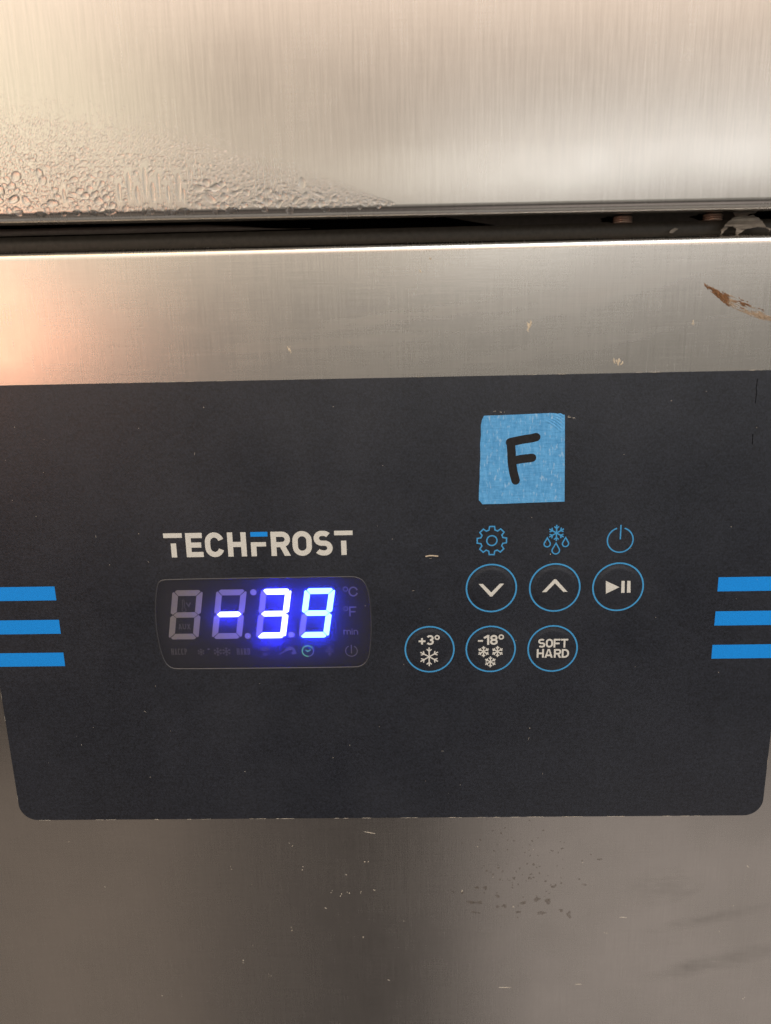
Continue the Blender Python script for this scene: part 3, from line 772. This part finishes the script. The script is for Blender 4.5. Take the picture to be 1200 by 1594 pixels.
for px, py in ((517, 1388), (530, 1393), (542, 1390), (563, 1388), (583, 1386), (539, 1361), (570, 1340), (508, 1414), (453, 1446), (563, 1460), (455, 1317), (358, 1350), (470, 1352), (605, 1526), (720, 1388), (800, 1410), (943, 1452), (1165, 1350), (1158, 1554), (380, 1496), (420, 1520)):
    for k in range(2): L.append(blob(*pt(px + random.gauss(0, 1.5), py + random.gauss(0, 1.5)), random.uniform(.12, .28), random.uniform(.08, .2), random.random() * 3, 0, .6, 8))
for px, py, l, a in ((575, 1296, 2.2, -12), (785, 1537, 2.6, 0), (900, 1532, 1.3, 2), (970, 1428, 1.6, -6)): L.append(blob(*pt(px, py), l, .10, math.radians(a), 0, .3, 10))
V, F = film_blobs(L, -.006, .03); o = build('steel_specks', V, F, M['dust']); o['kind'] = 'stuff'; o['label'] = 'pale specks dotted over the lower steel sheet'
L = []; random.seed(11)
for px, py, rx, rz in ((733, 1404, 1.5, .55), (745, 1405, 2.2, .45), (740, 1420, 2.4, .28), (755, 1382, .9, .5), (742, 1382, .9, .45), (775, 1395, 1.1, .45), (785, 1410, 1.3, .7), (775, 1412, .8, .5), (815, 1405, 1.4, .55), (836, 1400, 1.1, .9), (852, 1403, 1.3, .8), (843, 1422, 2.0, .65), (808, 1420, 1.4, .4), (886, 1424, 1.0, 1.1), (873, 1417, .9, .4), (862, 1380, 1.0, .5), (800, 1367, .9, .4), (825, 1367, .9, .4), (706, 1388, .7, .4), (719, 1389, 1.0, .5), (910, 1377, 1.2, .3), (933, 1338, 1.0, .35), (920, 1330, .6, .2)):
    L.append(blob(*pt(px, py), rx * .8, rz * 1.1, math.radians(random.gauss(0, 8)), 0, .6, 14))
for i in range(90):
    L.append(blob(*pt(random.gauss(815, 48), random.gauss(1350, 30)), random.uniform(.15, .5), random.uniform(.15, .4), random.random() * 3, 0, .6, 8))
V, F = film_blobs(L, -.005, .006); o = build('water_marks', V, F, M['stain']); o['kind'] = 'stuff'; o['label'] = 'dark dried water marks on the steel below the panel'

# ------------------------------------------------------------------ condensation on the door
random.seed(3)
def door_top(x):        # upper limit of the wet area, mm on the door
    P = [(-130, 74), (-95, 70), (-70, 64), (-50, 57), (-30, 48), (-12, 40), (0, 34.5)]
    for (a, za), (b, zb) in zip(P, P[1:]):
        if a <= x <= b: return za + (zb - za) * (x - a) / (b - a)
    return 30
cells = {}
drops = []
def try_add(x, z, r):
    c = (int(x // 3), int(z // 3))
    for i in (-1, 0, 1):
        for j in (-1, 0, 1):
            for (X, Z, R_) in cells.get((c[0] + i, c[1] + j), ()):
                if (X - x) ** 2 + ((Z - z) * 1.15) ** 2 < ((R_ + r) * .84) ** 2: return False
    cells.setdefault(c, []).append((x, z, r)); drops.append((x, z, r)); return True
def add_many(n, rlo, rhi, frac):
    k = 0
    for _ in range(n):
        x = random.uniform(-128, -1); zt = door_top(x) * .978; zb = DZ + DSL * x + 3.0
        z = random.uniform(zb, zb + (zt - zb) * frac)
        if zt <= zb: continue
        u = (z - zb) / max(.1, zt - zb)
        if random.random() < sm(u, .45, 1.0) * .97: continue
        size = (1 - u) ** 0.8 * min(1, .3 + (-x) / 75)
        r = random.uniform(rlo, rhi) * (.28 + .72 * size)
        k += try_add(x, z, r)
    return k
runs = []
for px, py, ln in ((186, 300, 5.5), (201, 290, 8), (214, 303, 5), (226, 285, 9), (238, 300, 6), (247, 290, 7.5), (262, 302, 5), (278, 292, 8), (286, 305, 4.5), (100, 305, 4), (470, 285, 3.5)):
    cx, cz = pt(px, py, DY); runs.append((cx, cz, random.uniform(.55, 1.0), ln))
    for q in np.linspace(-.5, .5, 9): cells.setdefault((int(cx // 3), int((cz + q * ln) // 3)), []).append((cx, cz + q * ln, .95))
add_many(140, 1.1, 1.8, .3); add_many(700, .75, 1.15, .5); add_many(5000, .5, .85, .7); add_many(12000, .3, .52, .95); add_many(20000, .16, .3, 1.0)
V = []; F = []; NS, NR = 10, 3
for x, z, r in drops:
    ph = random.random() * 50; el = random.uniform(.95, 1.35); tilt = random.gauss(0, .5); ct, stl = math.cos(tilt), math.sin(tilt); b = len(V); hgt = r * random.uniform(.13, .22) * (1 + .4 * min(1, r / 1.2))
    for i in range(NR):
        q = (1.0, .82, .48)[i]; hh = hgt * (0, .55, .88)[i] if i else -.02
        for j in range(NS):
            t = 2 * math.pi * j / NS; k_ = 1 + .5 * noise.noise(Vector((math.cos(t) + ph, math.sin(t) + ph, ph)))
            xx, zz_ = r * q * k_ * el * math.cos(t), r * q * k_ / el * math.sin(t) - (.12 * r * (1 - q))
            V.append((x + xx * ct - zz_ * stl, DY - hh, z + xx * stl + zz_ * ct))
    V.append((x, DY - hgt, z - .12 * r))
    for i in range(NR - 1):
        for j in range(NS): F.append((b + i * NS + j, b + i * NS + (j + 1) % NS, b + (i + 1) * NS + (j + 1) % NS, b + (i + 1) * NS + j))
    for j in range(NS): F.append((b + (NR - 1) * NS + j, b + (NR - 1) * NS + (j + 1) % NS, b + NR * NS))
for cx, cz, w, ln in runs:                       # clear runs of water
    b = len(V); ph = random.random() * 50
    for i in range(NR):
        q = (1.0, .8, .4)[i]; hh = (-.02, .10, .16)[i]
        for j in range(16):
            t = 2 * math.pi * j / 16; k_ = 1 + .35 * noise.noise(Vector((math.cos(t) + ph, math.sin(t) * 2 + ph, ph)))
            V.append((cx + w * q * k_ * math.cos(t), DY - hh, cz + ln * .5 * q * math.sin(t)))
    V.append((cx, DY - .18, cz))
    for i in range(NR - 1):
        for j in range(16): F.append((b + i * 16 + j, b + i * 16 + (j + 1) % 16, b + (i + 1) * 16 + (j + 1) % 16, b + (i + 1) * 16 + j))
    for j in range(16): F.append((b + (NR - 1) * 16 + j, b + (NR - 1) * 16 + (j + 1) % 16, b + NR * 16))
# beads hanging along the bottom edge
x = -128
while x < 0:
    w = random.uniform(1.2, 5.0); zc = DZ + DSL * x + random.uniform(1.9, 2.6); b = len(V); r = random.uniform(.7, 1.2)
    for i in range(NR):
        q = (1.0, .8, .45)[i]; hh = (-1.6, .30, .5)[i]
        for j in range(NS):
            t = 2 * math.pi * j / NS; k_ = 1 + .25 * noise.noise(Vector((math.cos(t) + x, math.sin(t), x)))
            V.append((x + w * .5 * q * k_ * math.cos(t), DY + .15 - hh, zc + r * q * k_ * math.sin(t)))
    V.append((x, DY + .15 - .56, zc))
    for i in range(NR - 1):
        for j in range(NS): F.append((b + i * NS + j, b + i * NS + (j + 1) % NS, b + (i + 1) * NS + (j + 1) % NS, b + (i + 1) * NS + j))
    for j in range(NS): F.append((b + (NR - 1) * NS + j, b + (NR - 1) * NS + (j + 1) % NS, b + NR * NS))
    x += w * random.uniform(.9, 2.2) * (1 + max(0, (x + 60) / 40))
o = build('condensation_droplets', V, F, M['water'], None, True); o['kind'] = 'stuff'
o['label'] = 'beads of condensation water on the lower left of the steel door'; o['category'] = 'condensation'
print('drops', len(drops))
